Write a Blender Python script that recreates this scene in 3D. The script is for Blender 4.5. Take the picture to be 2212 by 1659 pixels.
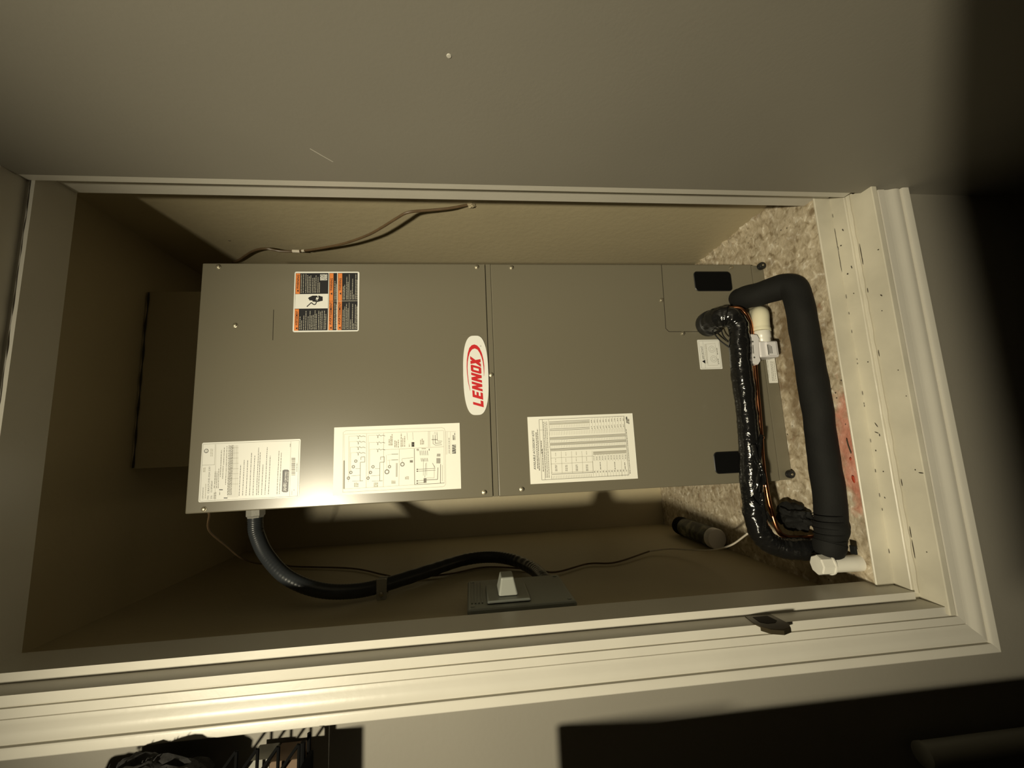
import bpy, bmesh, math, random
import numpy as np
from mathutils import Vector, Matrix, noise

for o in list(bpy.data.objects): bpy.data.objects.remove(o)
sc = bpy.context.scene
COL = sc.collection
random.seed(7)

# ------------------------------------------------------------------ camera
cam_d = bpy.data.cameras.new('camera'); cam = bpy.data.objects.new('camera', cam_d); COL.objects.link(cam)
ru = Vector((-0.04285428, -0.09860885, -0.9942031))   # image right
rv = Vector((-0.98818389, 0.1507598, 0.02764189))     # image down
rf = Vector((0.14716013, 0.98364006, -0.10390438))    # forward
cam.matrix_world = Matrix(((ru.x, -rv.x, -rf.x, -0.4801), (ru.y, -rv.y, -rf.y, -0.6837), (ru.z, -rv.z, -rf.z, 0.758), (0, 0, 0, 1)))
cam_d.sensor_width = 36.0; cam_d.lens = 896.874 / 2212 * 36; cam_d.clip_start = 0.01
sc.camera = cam

# ------------------------------------------------------------------ world, lamp light, exposure
w = bpy.data.worlds.new('world'); sc.world = w; w.use_nodes = True
w.node_tree.nodes['Background'].inputs[0].default_value = (1.0, 0.93, 0.78, 1)
w.node_tree.nodes['Background'].inputs[1].default_value = 0.01
sc.view_settings.view_transform = 'Standard'; sc.view_settings.look = 'None'
sc.view_settings.gamma = 1.0; sc.view_settings.use_curve_mapping = False
sc.view_settings.exposure = 0.08
LP = Vector((-0.885, -1.55, 1.70)); AIM = Vector((-0.34, 0.40, 0.38))
ld = bpy.data.lights.new('work_lamp_beam', 'SPOT'); ld.energy = 190; ld.color = (1.0, 0.90, 0.655)
ld.spot_size = math.radians(65); ld.spot_blend = 1.0; ld.shadow_soft_size = 0.05
lo = bpy.data.objects.new('work_lamp_beam', ld); COL.objects.link(lo)
lo.location = LP; lo.rotation_euler = (AIM - LP).to_track_quat('-Z', 'Y').to_euler()
ad = bpy.data.lights.new('added_fill_light', 'AREA'); ad.energy = 0.5; ad.color = (1.0, 0.92, 0.76); ad.size = 0.5  # unseen weak fill, added to lift the dark parts
ao = bpy.data.objects.new('added_fill_light', ad); COL.objects.link(ao); ao.location = (-1.1, -2.2, 1.85)

# ------------------------------------------------------------------ materials
def mat(name, col, rough=0.6, metal=0.0, spec=0.5, bump=0.0, bscale=200.0, var=0.0, vscale=6.0, coat=0.0):
    m = bpy.data.materials.new(name); m.use_nodes = True
    nt = m.node_tree; b = nt.nodes['Principled BSDF']
    b.inputs['Base Color'].default_value = (*col, 1); b.inputs['Roughness'].default_value = rough
    b.inputs['Metallic'].default_value = metal; b.inputs['Specular IOR Level'].default_value = spec
    if coat: b.inputs['Coat Weight'].default_value = coat; b.inputs['Coat Roughness'].default_value = 0.1
    tc = nt.nodes.new('ShaderNodeTexCoord')
    if bump:
        n = nt.nodes.new('ShaderNodeTexNoise'); n.inputs['Scale'].default_value = bscale; n.inputs['Detail'].default_value = 3
        nt.links.new(tc.outputs['Object'], n.inputs['Vector'])
        bp = nt.nodes.new('ShaderNodeBump'); bp.inputs['Strength'].default_value = 0.5; bp.inputs['Distance'].default_value = bump
        nt.links.new(n.outputs['Fac'], bp.inputs['Height']); nt.links.new(bp.outputs['Normal'], b.inputs['Normal'])
    if var:
        n = nt.nodes.new('ShaderNodeTexNoise'); n.inputs['Scale'].default_value = vscale; n.inputs['Detail'].default_value = 5
        nt.links.new(tc.outputs['Object'], n.inputs['Vector'])
        r = nt.nodes.new('ShaderNodeValToRGB')
        r.color_ramp.elements[0].position = 0.3; r.color_ramp.elements[1].position = 0.7
        r.color_ramp.elements[0].color = (*[c * (1 - var) for c in col], 1); r.color_ramp.elements[1].color = (*[min(1, c * (1 + var * .5)) for c in col], 1)
        nt.links.new(n.outputs['Fac'], r.inputs[0]); nt.links.new(r.outputs[0], b.inputs['Base Color'])
    return m

M = {}
M['wall'] = mat('taupe_wall_paint', (0.238, 0.222, 0.184), 0.5, bump=0.0003, bscale=160, var=0.05, vscale=3)
M['closet'] = mat('cream_closet_paint', (0.52, 0.45, 0.295), 0.5, bump=0.0012, bscale=60, var=0.06, vscale=4)
M['trim'] = mat('white_semigloss_trim', (0.60, 0.575, 0.505), 0.34, bump=0.0003, bscale=90, var=0.05, vscale=7)
M['sill'] = mat('white_painted_sill', (0.62, 0.585, 0.48), 0.4, bump=0.0006, bscale=70, var=0.16, vscale=9)
M['dirtline'] = mat('dark_dirt', (0.05, 0.04, 0.025), 0.9)
M['soil'] = mat('grey_dirt', (0.22, 0.19, 0.14), 0.9)
M['unit'] = mat('brown_grey_enamel', (0.172, 0.156, 0.112), 0.27, spec=0.55, bump=0.00008, bscale=900)
M['black'] = mat('matte_black', (0.004, 0.004, 0.004), 0.9, spec=0.08)
M['rubber'] = mat('black_rubber', (0.012, 0.012, 0.012), 0.45)
M['screw'] = mat('zinc_screw', (0.42, 0.38, 0.28), 0.4, metal=0.8)
M['paper'] = mat('white_label', (0.84, 0.84, 0.79), 0.38)
M['paper2'] = mat('cream_label', (0.93, 0.92, 0.83), 0.42)
M['grey_print'] = mat('grey_print', (0.21, 0.20, 0.17), 0.6)
M['light_print'] = mat('light_print', (0.43, 0.41, 0.34), 0.6)
M['black_print'] = mat('black_print', (0.012, 0.012, 0.014), 0.4)
M['dark_print'] = mat('dark_grey_print', (0.10, 0.10, 0.09), 0.5)
M['orange'] = mat('orange_print', (0.80, 0.25, 0.06), 0.4)
M['red'] = mat('red_print', (0.62, 0.025, 0.03), 0.35)
M['pvc'] = mat('white_pvc', (0.78, 0.76, 0.68), 0.3, var=0.05)
M['pvcy'] = mat('ivory_pvc', (0.80, 0.76, 0.56), 0.35)
M['switchw'] = mat('white_plastic', (0.76, 0.74, 0.74), 0.3)
M['copper'] = mat('copper_tube', (0.78, 0.33, 0.16), 0.22, metal=1.0, var=0.3, vscale=14)
M['foam'] = mat('black_foam_insulation', (0.0085, 0.0085, 0.0075), 0.8, spec=0.3, bump=0.0008, bscale=300, var=0.4, vscale=12)
M['conduit'] = mat('black_flexible_conduit', (0.028, 0.032, 0.036), 0.33)
M['fitting'] = mat('grey_metal_fitting', (0.38, 0.37, 0.33), 0.45, metal=0.4, bump=0.0004, bscale=300)
M['boxgrey'] = mat('grey_enclosure_plastic', (0.23, 0.245, 0.215), 0.42)
M['lever'] = mat('pale_grey_lever', (0.27, 0.28, 0.245), 0.5)
M['cable'] = mat('brown_cable_jacket', (0.13, 0.085, 0.045), 0.4, var=0.2, vscale=40)
M['cablew'] = mat('white_wire', (0.72, 0.66, 0.55), 0.4)
M['plaster'] = mat('rough_plaster', (0.42, 0.36, 0.24), 0.9, bump=0.002, bscale=200)
M['ceil'] = mat('ceiling_paint', (0.55, 0.52, 0.45), 0.8)
M['bronze'] = mat('dark_bronze', (0.07, 0.055, 0.03), 0.35, metal=0.7)
M['hole'] = mat('unlit_cavity_lining', (0.02, 0.014, 0.008), 0.9)
M['cloth'] = mat('black_fuzzy_fleece', (0.016, 0.015, 0.014), 0.95, bump=0.004, bscale=120)
M['wood'] = mat('brown_wood', (0.11, 0.09, 0.07), 0.55, var=0.3, vscale=5)
M['kraft'] = mat('brown_carton', (0.14, 0.09, 0.055), 0.8)
M['pale'] = mat('pale_grey_tube', (0.24, 0.235, 0.20), 0.5)
M['roomfloor'] = mat('brown_floor_boards', (0.10, 0.09, 0.075), 0.5, var=0.3, vscale=5)
M['redchip'] = mat('red_paint_chip', (0.42, 0.05, 0.02), 0.5)

def tape_mat():
    m = mat('glossy_black_tape', (0.008, 0.008, 0.008), 0.13, spec=0.65)
    nt = m.node_tree; b = nt.nodes['Principled BSDF']; tc = nt.nodes['Texture Coordinate']
    n = nt.nodes.new('ShaderNodeTexNoise'); n.inputs['Scale'].default_value = 45; n.inputs['Detail'].default_value = 5; n.inputs['Distortion'].default_value = 1.5
    mp = nt.nodes.new('ShaderNodeMapping'); mp.inputs['Scale'].default_value = (1.6, .8, .8)
    nt.links.new(tc.outputs['Object'], mp.inputs[0]); nt.links.new(mp.outputs[0], n.inputs['Vector'])
    bp = nt.nodes.new('ShaderNodeBump'); bp.inputs['Strength'].default_value = 0.75; bp.inputs['Distance'].default_value = 0.0022
    nt.links.new(n.outputs['Fac'], bp.inputs['Height']); nt.links.new(bp.outputs['Normal'], b.inputs['Normal'])
    return m
M['tape'] = tape_mat()

def concrete_mat():
    m = bpy.data.materials.new('stained_concrete'); m.use_nodes = True
    nt = m.node_tree; b = nt.nodes['Principled BSDF']; L = nt.links.new
    tc = nt.nodes.new('ShaderNodeTexCoord')
    def noi(s, d=6, dist=0.0):
        n = nt.nodes.new('ShaderNodeTexNoise'); n.inputs['Scale'].default_value = s; n.inputs['Detail'].default_value = d
        n.inputs['Distortion'].default_value = dist; L(tc.outputs['Object'], n.inputs['Vector']); return n
    def ramp(src, stops):
        r = nt.nodes.new('ShaderNodeValToRGB'); e = r.color_ramp.elements
        e[0].position, e[0].color = stops[0][0], (*stops[0][1], 1); e[1].position, e[1].color = stops[-1][0], (*stops[-1][1], 1)
        for p, c in stops[1:-1]:
            x = e.new(p); x.color = (*c, 1)
        L(src, r.inputs[0]); return r
    def mix(f, a, c):
        x = nt.nodes.new('ShaderNodeMixRGB'); L(f, x.inputs[0]); L(a, x.inputs[1])
        if isinstance(c, tuple): x.inputs[2].default_value = (*c, 1)
        else: L(c, x.inputs[2])
        return x
    base = ramp(noi(60, 10, .8).outputs['Fac'], [(.30, (.27, .21, .13)), (.44, (.48, .405, .285)), (.58, (.58, .50, .37)), (.70, (.86, .80, .67))])
    st = ramp(noi(13, 7, .8).outputs['Fac'], [(.53, (0, 0, 0)), (.70, (.6, .6, .6))])
    # brown damp stain, strongest under the pipes in front of the cabinet
    def blob(cx, cy, sx, sy, hard=1.0):
        mp = nt.nodes.new('ShaderNodeMapping'); mp.vector_type = 'POINT'
        mp.inputs['Location'].default_value = (-cx / sx, -cy / sy, 0); mp.inputs['Scale'].default_value = (1 / sx, 1 / sy, 0)
        L(tc.outputs['Object'], mp.inputs[0])
        g = nt.nodes.new('ShaderNodeTexGradient'); g.gradient_type = 'SPHERICAL'; L(mp.outputs[0], g.inputs[0])
        n = noi(40, 5)
        mu = nt.nodes.new('ShaderNodeMath'); mu.operation = 'MULTIPLY_ADD'; L(n.outputs['Fac'], mu.inputs[0]); mu.inputs[1].default_value = 0.9; mu.inputs[2].default_value = -0.45
        ad_ = nt.nodes.new('ShaderNodeMath'); ad_.operation = 'ADD'; L(g.outputs['Fac'], ad_.inputs[0]); L(mu.outputs[0], ad_.inputs[1])
        return ramp(ad_.outputs[0], [(.15, (0, 0, 0)), (.55, (hard, hard, hard))])
    b1 = blob(-.30, .185, .30, .09, .75)
    c = mix(st.outputs[0], base.outputs[0], (.17, .105, .045))
    c = mix(b1.outputs[0], c.outputs[0], (.15, .095, .04))
    pk = blob(-.52, .088, .17, .045, .75)
    c = mix(pk.outputs[0], c.outputs[0], (.66, .24, .17))
    vo = nt.nodes.new('ShaderNodeTexVoronoi'); vo.inputs['Scale'].default_value = 55; vo.inputs['Randomness'].default_value = 1; L(tc.outputs['Object'], vo.inputs['Vector'])
    sp = ramp(vo.outputs['Distance'], [(.05, (1, 1, 1)), (.14, (0, 0, 0))])
    g2 = ramp(noi(9).outputs['Fac'], [(.50, (0, 0, 0)), (.56, (1, 1, 1))])
    mm = mix(g2.outputs[0], sp.outputs[0], sp.outputs[0]); mm.blend_type = 'MULTIPLY'; L(g2.outputs[0], mm.inputs[2]); mm.inputs[0].default_value = 1
    for l in list(mm.inputs[0].links): nt.links.remove(l)
    c = mix(mm.outputs[0], c.outputs[0], (.03, .022, .012))
    L(c.outputs[0], b.inputs['Base Color']); b.inputs['Roughness'].default_value = .75
    bp = nt.nodes.new('ShaderNodeBump'); bp.inputs['Distance'].default_value = .004; bp.inputs['Strength'].default_value = .6
    L(noi(80, 9).outputs['Fac'], bp.inputs['Height']); L(bp.outputs['Normal'], b.inputs['Normal'])
    return m
M['concrete'] = concrete_mat()

# ------------------------------------------------------------------ helpers
def obj(name, bm, m, parent=None, smooth=False, recalc=True):
    me = bpy.data.meshes.new(name)
    if recalc: bmesh.ops.recalc_face_normals(bm, faces=bm.faces)
    bm.to_mesh(me); bm.free()
    ms = m if isinstance(m, (list, tuple)) else [m]
    for k in ms: me.materials.append(k)
    if smooth:
        for p in me.polygons: p.use_smooth = True
        try: me.set_sharp_from_angle(angle=math.radians(40))
        except Exception: pass
    o = bpy.data.objects.new(name, me); COL.objects.link(o)
    if parent:
        o.parent = parent; o.matrix_parent_inverse = Matrix.Translation(-parent.location)
    return o
def tag(o, label, cat, group=None, kind=None):
    o['label'] = label; o['category'] = cat
    if group: o['group'] = group
    if kind: o['kind'] = kind
    return o
def struct(name, bm, m, label=None, smooth=False):
    o = obj(name, bm, m, None, smooth); o['kind'] = 'structure'
    if label: o['label'] = label
    return o
def thing(name, label, cat, loc, group=None):
    o = bpy.data.objects.new(name, None); COL.objects.link(o); o.location = loc; o.empty_display_size = .05
    return tag(o, label, cat, group)
def add_box(bm, x0, x1, y0, y1, z0, z1, bev=0.0, seg=2, mi=0):
    r = bmesh.ops.create_cube(bm, size=1.0)
    bmesh.ops.scale(bm, vec=(x1 - x0, y1 - y0, z1 - z0), verts=r['verts'])
    bmesh.ops.translate(bm, vec=((x0 + x1) / 2, (y0 + y1) / 2, (z0 + z1) / 2), verts=r['verts'])
    if bev:
        es = list({e for v in r['verts'] for e in v.link_edges})
        g = bmesh.ops.bevel(bm, geom=es, offset=bev, segments=seg, affect='EDGES', profile=.5)
        for f in g['faces']: f.material_index = mi
    return bm
def box(*a, **k): return add_box(bmesh.new(), *a, **k)
def catmull(pts, n=10):
    P = [Vector(p) for p in pts]; P = [P[0] * 2 - P[1]] + P + [P[-1] * 2 - P[-2]]; out = []
    for i in range(1, len(P) - 2):
        a, b, c, d = P[i - 1:i + 3]
        for k in range(n):
            t = k / n; out.append(.5 * ((2 * b) + (c - a) * t + (2 * a - 5 * b + 4 * c - d) * t * t + (3 * b - a - 3 * c + d) * t ** 3))
    out.append(P[-2]); return out
def add_tube(bm, pts, r, seg=16, n=10, wob=0.0, wfreq=20.0, ribs=None, cap=True, smooth_path=True):
    path = catmull(pts, n) if smooth_path else [Vector(p) for p in pts]
    N = len(path); rings = []; ref = None; s = 0.0
    for i, p in enumerate(path):
        t = (path[min(i + 1, N - 1)] - path[max(i - 1, 0)]).normalized()
        if ref is None: ref = t.orthogonal().normalized()
        ref = (ref - t * ref.dot(t)).normalized(); bn = t.cross(ref)
        if i: s += (p - path[i - 1]).length
        rr = r(i / (N - 1)) if callable(r) else r
        if ribs: rr *= 1 + ribs[0] * math.cos(2 * math.pi * s / ribs[1])
        ring = []
        for k in range(seg):
            a = 2 * math.pi * k / seg; d = ref * math.cos(a) + bn * math.sin(a); q = rr
            if wob: q += wob * noise.noise((p + d * rr) * wfreq)
            ring.append(bm.verts.new(p + d * q))
        rings.append(ring)
    for i in range(N - 1):
        for k in range(seg):
            bm.faces.new((rings[i][k], rings[i][(k + 1) % seg], rings[i + 1][(k + 1) % seg], rings[i + 1][k]))
    if cap:
        bm.faces.new(rings[0][::-1]); bm.faces.new(rings[-1])
    return bm
def tube(*a, **k): return add_tube(bmesh.new(), *a, **k)
def add_lathe(bm, prof, origin, axis, seg=24):
    """profile of (distance along axis, radius)"""
    o = Vector(origin); t = Vector(axis).normalized(); u = t.orthogonal().normalized(); v = t.cross(u); rings = []
    for h, r in prof:
        if r < 1e-6: rings.append([bm.verts.new(o + t * h)])
        else: rings.append([bm.verts.new(o + t * h + (u * math.cos(2 * math.pi * k / seg) + v * math.sin(2 * math.pi * k / seg)) * r) for k in range(seg)])
    for a, b in zip(rings[:-1], rings[1:]):
        for k in range(seg):
            k2 = (k + 1) % seg
            vs = [a[k % len(a)], a[k2 % len(a)], b[k2 % len(b)], b[k % len(b)]]
            vs = list(dict.fromkeys(vs))
            if len(vs) > 2: bm.faces.new(vs)
    if len(rings[0]) > 2: bm.faces.new(rings[0][::-1])
    if len(rings[-1]) > 2: bm.faces.new(rings[-1])
    return bm
def lathe(*a, **k): return add_lathe(bmesh.new(), *a, **k)
def rounded(x0, x1, z0, z1, r, n=6):
    pts = []
    for cx, cz, a0 in ((x1 - r, z1 - r, 0), (x0 + r, z1 - r, 90), (x0 + r, z0 + r, 180), (x1 - r, z0 + r, 270)):
        for k in range(n + 1):
            a = math.radians(a0 + 90 * k / n); pts.append((cx + r * math.cos(a), cz + r * math.sin(a)))
    return pts
def prism_y(pts, y0, y1, bm=None, mi=0):
    bm = bm or bmesh.new()
    a = [bm.verts.new((x, y0, z)) for x, z in pts]; b = [bm.verts.new((x, y1, z)) for x, z in pts]; n = len(pts)
    fs = [bm.faces.new(a), bm.faces.new(b[::-1])]
    for k in range(n): fs.append(bm.faces.new((a[k], b[k], b[(k + 1) % n], a[(k + 1) % n])))
    for f in fs: f.material_index = mi
    return bm

# ------------------------------------------------------------------ setting: hall shell
FZ = -0.52; CZ = 1.98; LX = -2.6; BY = -3.0
WY = 0.022                                            # face of the front wall
OXL, OXR, OZB, OZT = -0.800, 0.045, -0.065, 1.500     # rough opening
bm = bmesh.new()
add_box(bm, LX, OXL, WY, .118, FZ, CZ)
add_box(bm, OXL, OXR, WY, .118, OZT + .006, CZ)
add_box(bm, OXL, OXR, WY, .079, FZ, OZB - .001)
struct('wall_front', bm, M['wall'])
struct('wall_right', box(0, .040, BY, WY, FZ, CZ), M['wall'])
struct('wall_left', box(LX - .1, LX, BY, .118, FZ, CZ), M['wall'])
struct('wall_back', box(LX - .1, .04, BY - .1, BY, FZ, CZ), M['wall'])
struct('floor', box(LX - .1, .04, BY - .1, .07, FZ - .05, FZ), M['roomfloor'])
struct('ceiling', box(LX - .1, .04, BY - .1, .118, CZ, CZ + .05), M['ceil'])
# closet shell
XR, XL, YB, CC = .084, -.814, .975, 1.572
struct('wall_closet_right', box(XR, XR + .05, .112, YB + .05, -.06, CC + .05), M['closet'])
struct('wall_closet_left', box(XL - .05, XL, .119, YB + .05, -.06, CC + .05), M['closet'])
struct('wall_closet_back', box(XL, XR, YB, YB + .05, -.06, CC + .05), M['closet'])
struct('ceiling_closet', box(XL, XR, .119, YB, CC, CC + .05), M['closet'])
bm = bmesh.new()
nx, ny = 90, 90; g = [[None] * (ny + 1) for _ in range(nx + 1)]
for i in range(nx + 1):
    for j in range(ny + 1):
        x = XL + (XR - XL) * i / nx; y = .080 + (YB - .080) * j / ny
        edge = max(0, 1 - abs(x - XR) / .05) ** 2 * .012
        z = -.003 + .0025 * noise.noise(Vector((x, y, 0)) * 30) + edge * (.6 + noise.noise(Vector((x, y, 3)) * 60))
        g[i][j] = bm.verts.new((x, y, min(z, .012) if x > .02 else min(z, -.0005)))
for i in range(nx):
    for j in range(ny): bm.faces.new((g[i][j], g[i + 1][j], g[i + 1][j + 1], g[i][j + 1]))
sk = [g[i][0] for i in range(nx + 1)]; lo_ = [bm.verts.new((v.co.x, v.co.y, -.06)) for v in sk]
for i in range(nx): bm.faces.new((sk[i], sk[i + 1], lo_[i + 1], lo_[i]))
struct('floor_closet', bm, M['concrete'], smooth=True)

# jambs, stops and sill boards
JL = -.787
struct('trim_1', box(OXL, JL, .005, .118, -.048, OZT), M['trim'])                     # left jamb board
struct('trim_2', box(JL, JL + .0145, .040, .108, -.034, 1.484), M['trim'])       # left stop
struct('trim_3', box(OXL, .045, 0, .114, 1.4955, 1.506), M['trim'])               # head jamb
struct('trim_4', box(JL, .040, .040, .114, 1.4825, 1.4955), M['trim'])          # head stop
struct('trim_5', box(.040, .052, .023, .112, -.048, 1.4955), M['trim'])            # right jamb board
bm = bmesh.new(); add_box(bm, .024, .040, .040, .110, -.034, 1.4825, bev=.002)
add_box(bm, .001, .040, .0225, .040, -.030, 1.495, bev=.0015)
struct('trim_6', bm, M['trim'])            # right stop and its caulked edge
struct('trim_7', box(OXL, .044, 0, .0785, -.062, -.050, bev=.0015), M['sill'])     # bottom jamb board
def wavy_board(x0, x1, y0, y1, z0, z1, amp, seed):
    bm = bmesh.new(); n = 80; rows = []
    for i in range(n + 1):
        x = x0 + (x1 - x0) * i / n; d = amp * noise.noise(Vector((x * 25, seed, 0)))
        e = amp * noise.noise(Vector((x * 18, seed + 5, 0)))
        rows.append([bm.verts.new(c) for c in ((x, y0 + d, z0), (x, y0 + d, z1 - .0015), (x, y0 + .0015 + d, z1 + e), (x, y1, z1), (x, y1, z0))])
    for a, b in zip(rows[:-1], rows[1:]):
        for k in range(5): bm.faces.new((a[k], a[(k + 1) % 5], b[(k + 1) % 5], b[k]))
    bm.faces.new(rows[0]); bm.faces.new(rows[-1][::-1]); return bm
struct('trim_8', wavy_board(JL, .030, .047, .0785, -.050, -.0365, .0008, 2), M['sill'])   # bottom stop
struct('trim_9', wavy_board(JL, .034, .0785, .0815, -.050, .001, .0003, 9), M['sill'])    # painted edge of the closet floor
sl = struct('trim_10', tube([(JL + .01 + i * .0199, .0475 + .0012 * noise.noise(Vector((i * .9, 0, 0))), -.0455 + .001 * noise.noise(Vector((i * .7, 4, 0)))) for i in range(41)], lambda t: .0042 + .0016 * noise.noise(Vector((t * 30, 1, 1))), seg=8, n=4), M['sill'], smooth=True)  # caulk bead on the sill

# casing: moulded profile swept with mitres (t from inner edge, thickness)
PROF = [(0, 0), (0, .004), (.0014, .004), (.0018, .0135), (.006, .0125), (.0105, .0112), (.0112, .0085), (.0122, .0085), (.0126, .0125), (.0246, .0135), (.025, .010), (.0262, .010), (.0268, .0120), (.034, .0128), (.040, .0158), (.046, .0176), (.052, .0176), (.0552, .0166), (.0556, .0142), (.0568, .0142), (.057, .0200), (.0600, .0215), (.0700, .0220), (.0715, .0208), (.0715, 0)]
IX, IZ0, IZ1 = -.793, -.0625, 1.5035
def sweep(ptf):
    bm = bmesh.new(); a = []; b = []
    for t, th in PROF:
        p, q = ptf(t); y = WY - .0005 - th
        a.append(bm.verts.new((p[0], y, p[1]))); b.append(bm.verts.new((q[0], y, q[1])))
    n = len(PROF)
    for k in range(n - 1): bm.faces.new((a[k], a[k + 1], b[k + 1], b[k]))
    bm.faces.new(a[::-1]); bm.faces.new(b); bm.faces.new((a[0], b[0], b[-1], a[-1]))
    return bm
struct('trim_11', sweep(lambda t: ((IX - t, IZ0 - t), (IX - t, IZ1 + t))), M['trim'], smooth=True)
struct('trim_12', sweep(lambda t: ((IX - t, IZ0 - t), (-.0005, IZ0 - t))), M['trim'], smooth=True)
struct('trim_13', sweep(lambda t: ((IX - t, IZ1 + t), (-.0005, IZ1 + t))), M['trim'], smooth=True)

hs = bpy.data.objects['trim_4']
o = obj('paint_crack', tube([(JL + .02 + i * .0207, 0.0398, 1.4890 + .0012 * noise.noise(Vector((i * .6, 2, 0)))) for i in range(39)], lambda t: max(.0001, .0006 + .0016 * noise.noise(Vector((t * 22, 7, 1)))), seg=6, n=4), M['dirtline'], hs)
# dirt flecks and cracks along the sill
bm = bmesh.new()
def fleck(x, y, z, sx, sy, ang=0.0, h=.0008):
    r = bmesh.ops.create_icosphere(bm, subdivisions=1, radius=1)
    bmesh.ops.scale(bm, vec=(sx, sy, h), verts=r['verts'])
    bmesh.ops.rotate(bm, matrix=Matrix.Rotation(ang, 3, 'Z'), verts=r['verts'])
    bmesh.ops.translate(bm, vec=(x, y, z), verts=r['verts'])
for x, y, sx, sy, a in ((-.06, .060, .0035, .0012, .3), (-.09, .07, .0018, .0018, 0), (-.155, .066, .002, .002, 0), (-.145, .055, .004, .001, .2),
                      (-.20, .060, .0015, .001, 0), (-.47, .060, .006, .0009, .5), (-.485, .062, .005, .001, 1.2), (-.49, .057, .003, .001, 0), (-.52, .07, .002, .001, 0),
                      (-.56, .062, .0015, .001, 0), (-.61, .068, .002, .0008, .4), (-.345, .055, .0015, .0012, 0)):
    fleck(x, y, -.0358, sx, sy, a)
for x, y, sx, sy, a in ((-.22, .018, .003, .0014, .6), (-.25, .022, .0012, .001, 0), (-.37, .012, .0012, .001, 0), (-.555, .014, .0016, .001, 0), (-.56, .005, .005, .0012, 1.5), (-.70, .02, .0012, .001, 0), (-.13, .008, .0012, .002, 0), (-.42, .006, .001, .001, 0)):
    fleck(x, y, -.0496, sx, sy, a)
for _ in range(16):
    x = random.uniform(-.74, .0); fleck(x, .0779 + random.uniform(-.0008, .0004), -.0362, random.uniform(.002, .006), random.uniform(.0002, .0005))
for x, l in ((-.118, .022), (-.135, .012), (-.20, .006), (-.33, .008), (-.58, .008), (-.70, .02), (-.67, .012)):
    fleck(x, .0428, -.0498, l, .0009)
for x, l in ((-.075, .02), (-.12, .03), (-.055, .01)): fleck(x, .0782, -.0362, l, .0005)
tag(obj('dirt_fleck', bm, M['dirtline']), 'black dirt flecks and grime lines scattered along the white sill', 'dirt', kind='stuff')
tag(obj('knot_hole', lathe([(0, .0048), (.0008, .0042), (.001, 0)], (.012, .036, -.0500), (0, 0, 1), 12), M['dirtline']), 'round brown stain spot at the right end of the sill', 'stain')

# ------------------------------------------------------------------ air handler
X0, X1, UY, UZ = -.589, -.049, .252, 1.339
ah = thing('air_handler', 'tall brown-grey air handler cabinet standing in the closet', 'air handler', (-.319, .52, 0))
obj('cabinet', box(X0 + .001, X1 - .001, UY + .004, .80, .001, UZ - .001, bev=.002), M['unit'], ah)
def panel(z0, z1, y):
    return box(X0, X1, y, UY + .0045, z0, z1, bev=.0022, seg=2)
obj('upper_panel', panel(.7115, UZ, UY), M['unit'], ah)
bm = box(X0 + .0005, X1 - .0005, UY + .0016, UY + .0045, .6992, .7108); obj('divider_rail', bm, M['unit'], ah)
obj('lower_panel', panel(.0325, .6985, UY + .0012), M['unit'], ah)
obj('base_rail', box(X0 + .002, X1 - .002, UY + .0018, UY + .0045, .0005, .0315, bev=.001), M['unit'], ah)
# lip just above the divider
obj('panel_lip', prism_y([(X0 + .002, .7125), (X1 - .002, .7125), (X1 - .002, .7165), (X0 + .002, .7165)], UY - .0022, UY + .001), M['unit'], ah)
# coil access plate outlined by a thin gap at the lower right
bm = bmesh.new(); YG = UY + .0012
def strip(p, q, wd, y=YG - .00035, m=0):
    p = Vector((p[0], 0, p[1])); q = Vector((q[0], 0, q[1])); d = (q - p).normalized(); s = Vector((-d.z, 0, d.x)) * wd / 2
    pr = prism_y([((p + s).x, (p + s).z), ((q + s).x, (q + s).z), ((q - s).x, (q - s).z), ((p - s).x, (p - s).z)], y, y + .0005, bm, m)
strip((-.050, .272), (-.214, .277), .0012); strip((-.214, .277), (-.222, .270), .0012); strip((-.222, .270), (-.2235, .150), .0012)
obj('access_plate_gap', bm, M['hole'], ah)
bm = bmesh.new(); strip((-.158, 1.1845), (-.228, 1.1835), .0010, UY - .0004); obj('knockout_slit', bm, M['hole'], ah)
sc_pos = [(-.0575, 1.305, 0), (-.057, .731, 0), (-.058, .648, 1), (-.057, .088, 1), (-.193, 1.263, 0), (-.142, .281, 1), (-.227, .235, 1), (-.317, .7055, 2), (-.581, 1.303, 0), (-.578, .730, 0), (-.576, .647, 1), (-.577, .081, 1)]
proto = None
for x, z, k in sc_pos:
    y = UY + (0, .0012, .0022)[k]
    if proto is None:
        bm = lathe([(0, .0054), (.0010, .0054), (.0014, .0042), (.0034, .0040), (.0040, .0031), (.0041, 0)], (0, 0, 0), (0, -1, 0), 12)
        proto = obj('screw', bm, M['screw'], None, True); s = proto
    else:
        s = proto.copy(); COL.objects.link(s)
    s.parent = ah; s.location = Vector((x, y, z)) - ah.location
for x in (-.0555, -.5745):
    bm = lathe([(0, .0085), (.003, .0092), (.010, .0092), (.012, .0078), (.012, .0035), (.0095, .0035)], (x, UY + .001, .0095), (0, -1, 0), 20)
    k = obj('grommet', bm, M['rubber'], ah, True)
    obj('grommet_pin', lathe([(0, .0028), (.0116, .0028), (.0125, .0015), (.0126, 0)], (x, UY, .0095), (0, -1, 0), 10), M['screw'], k, True)
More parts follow.
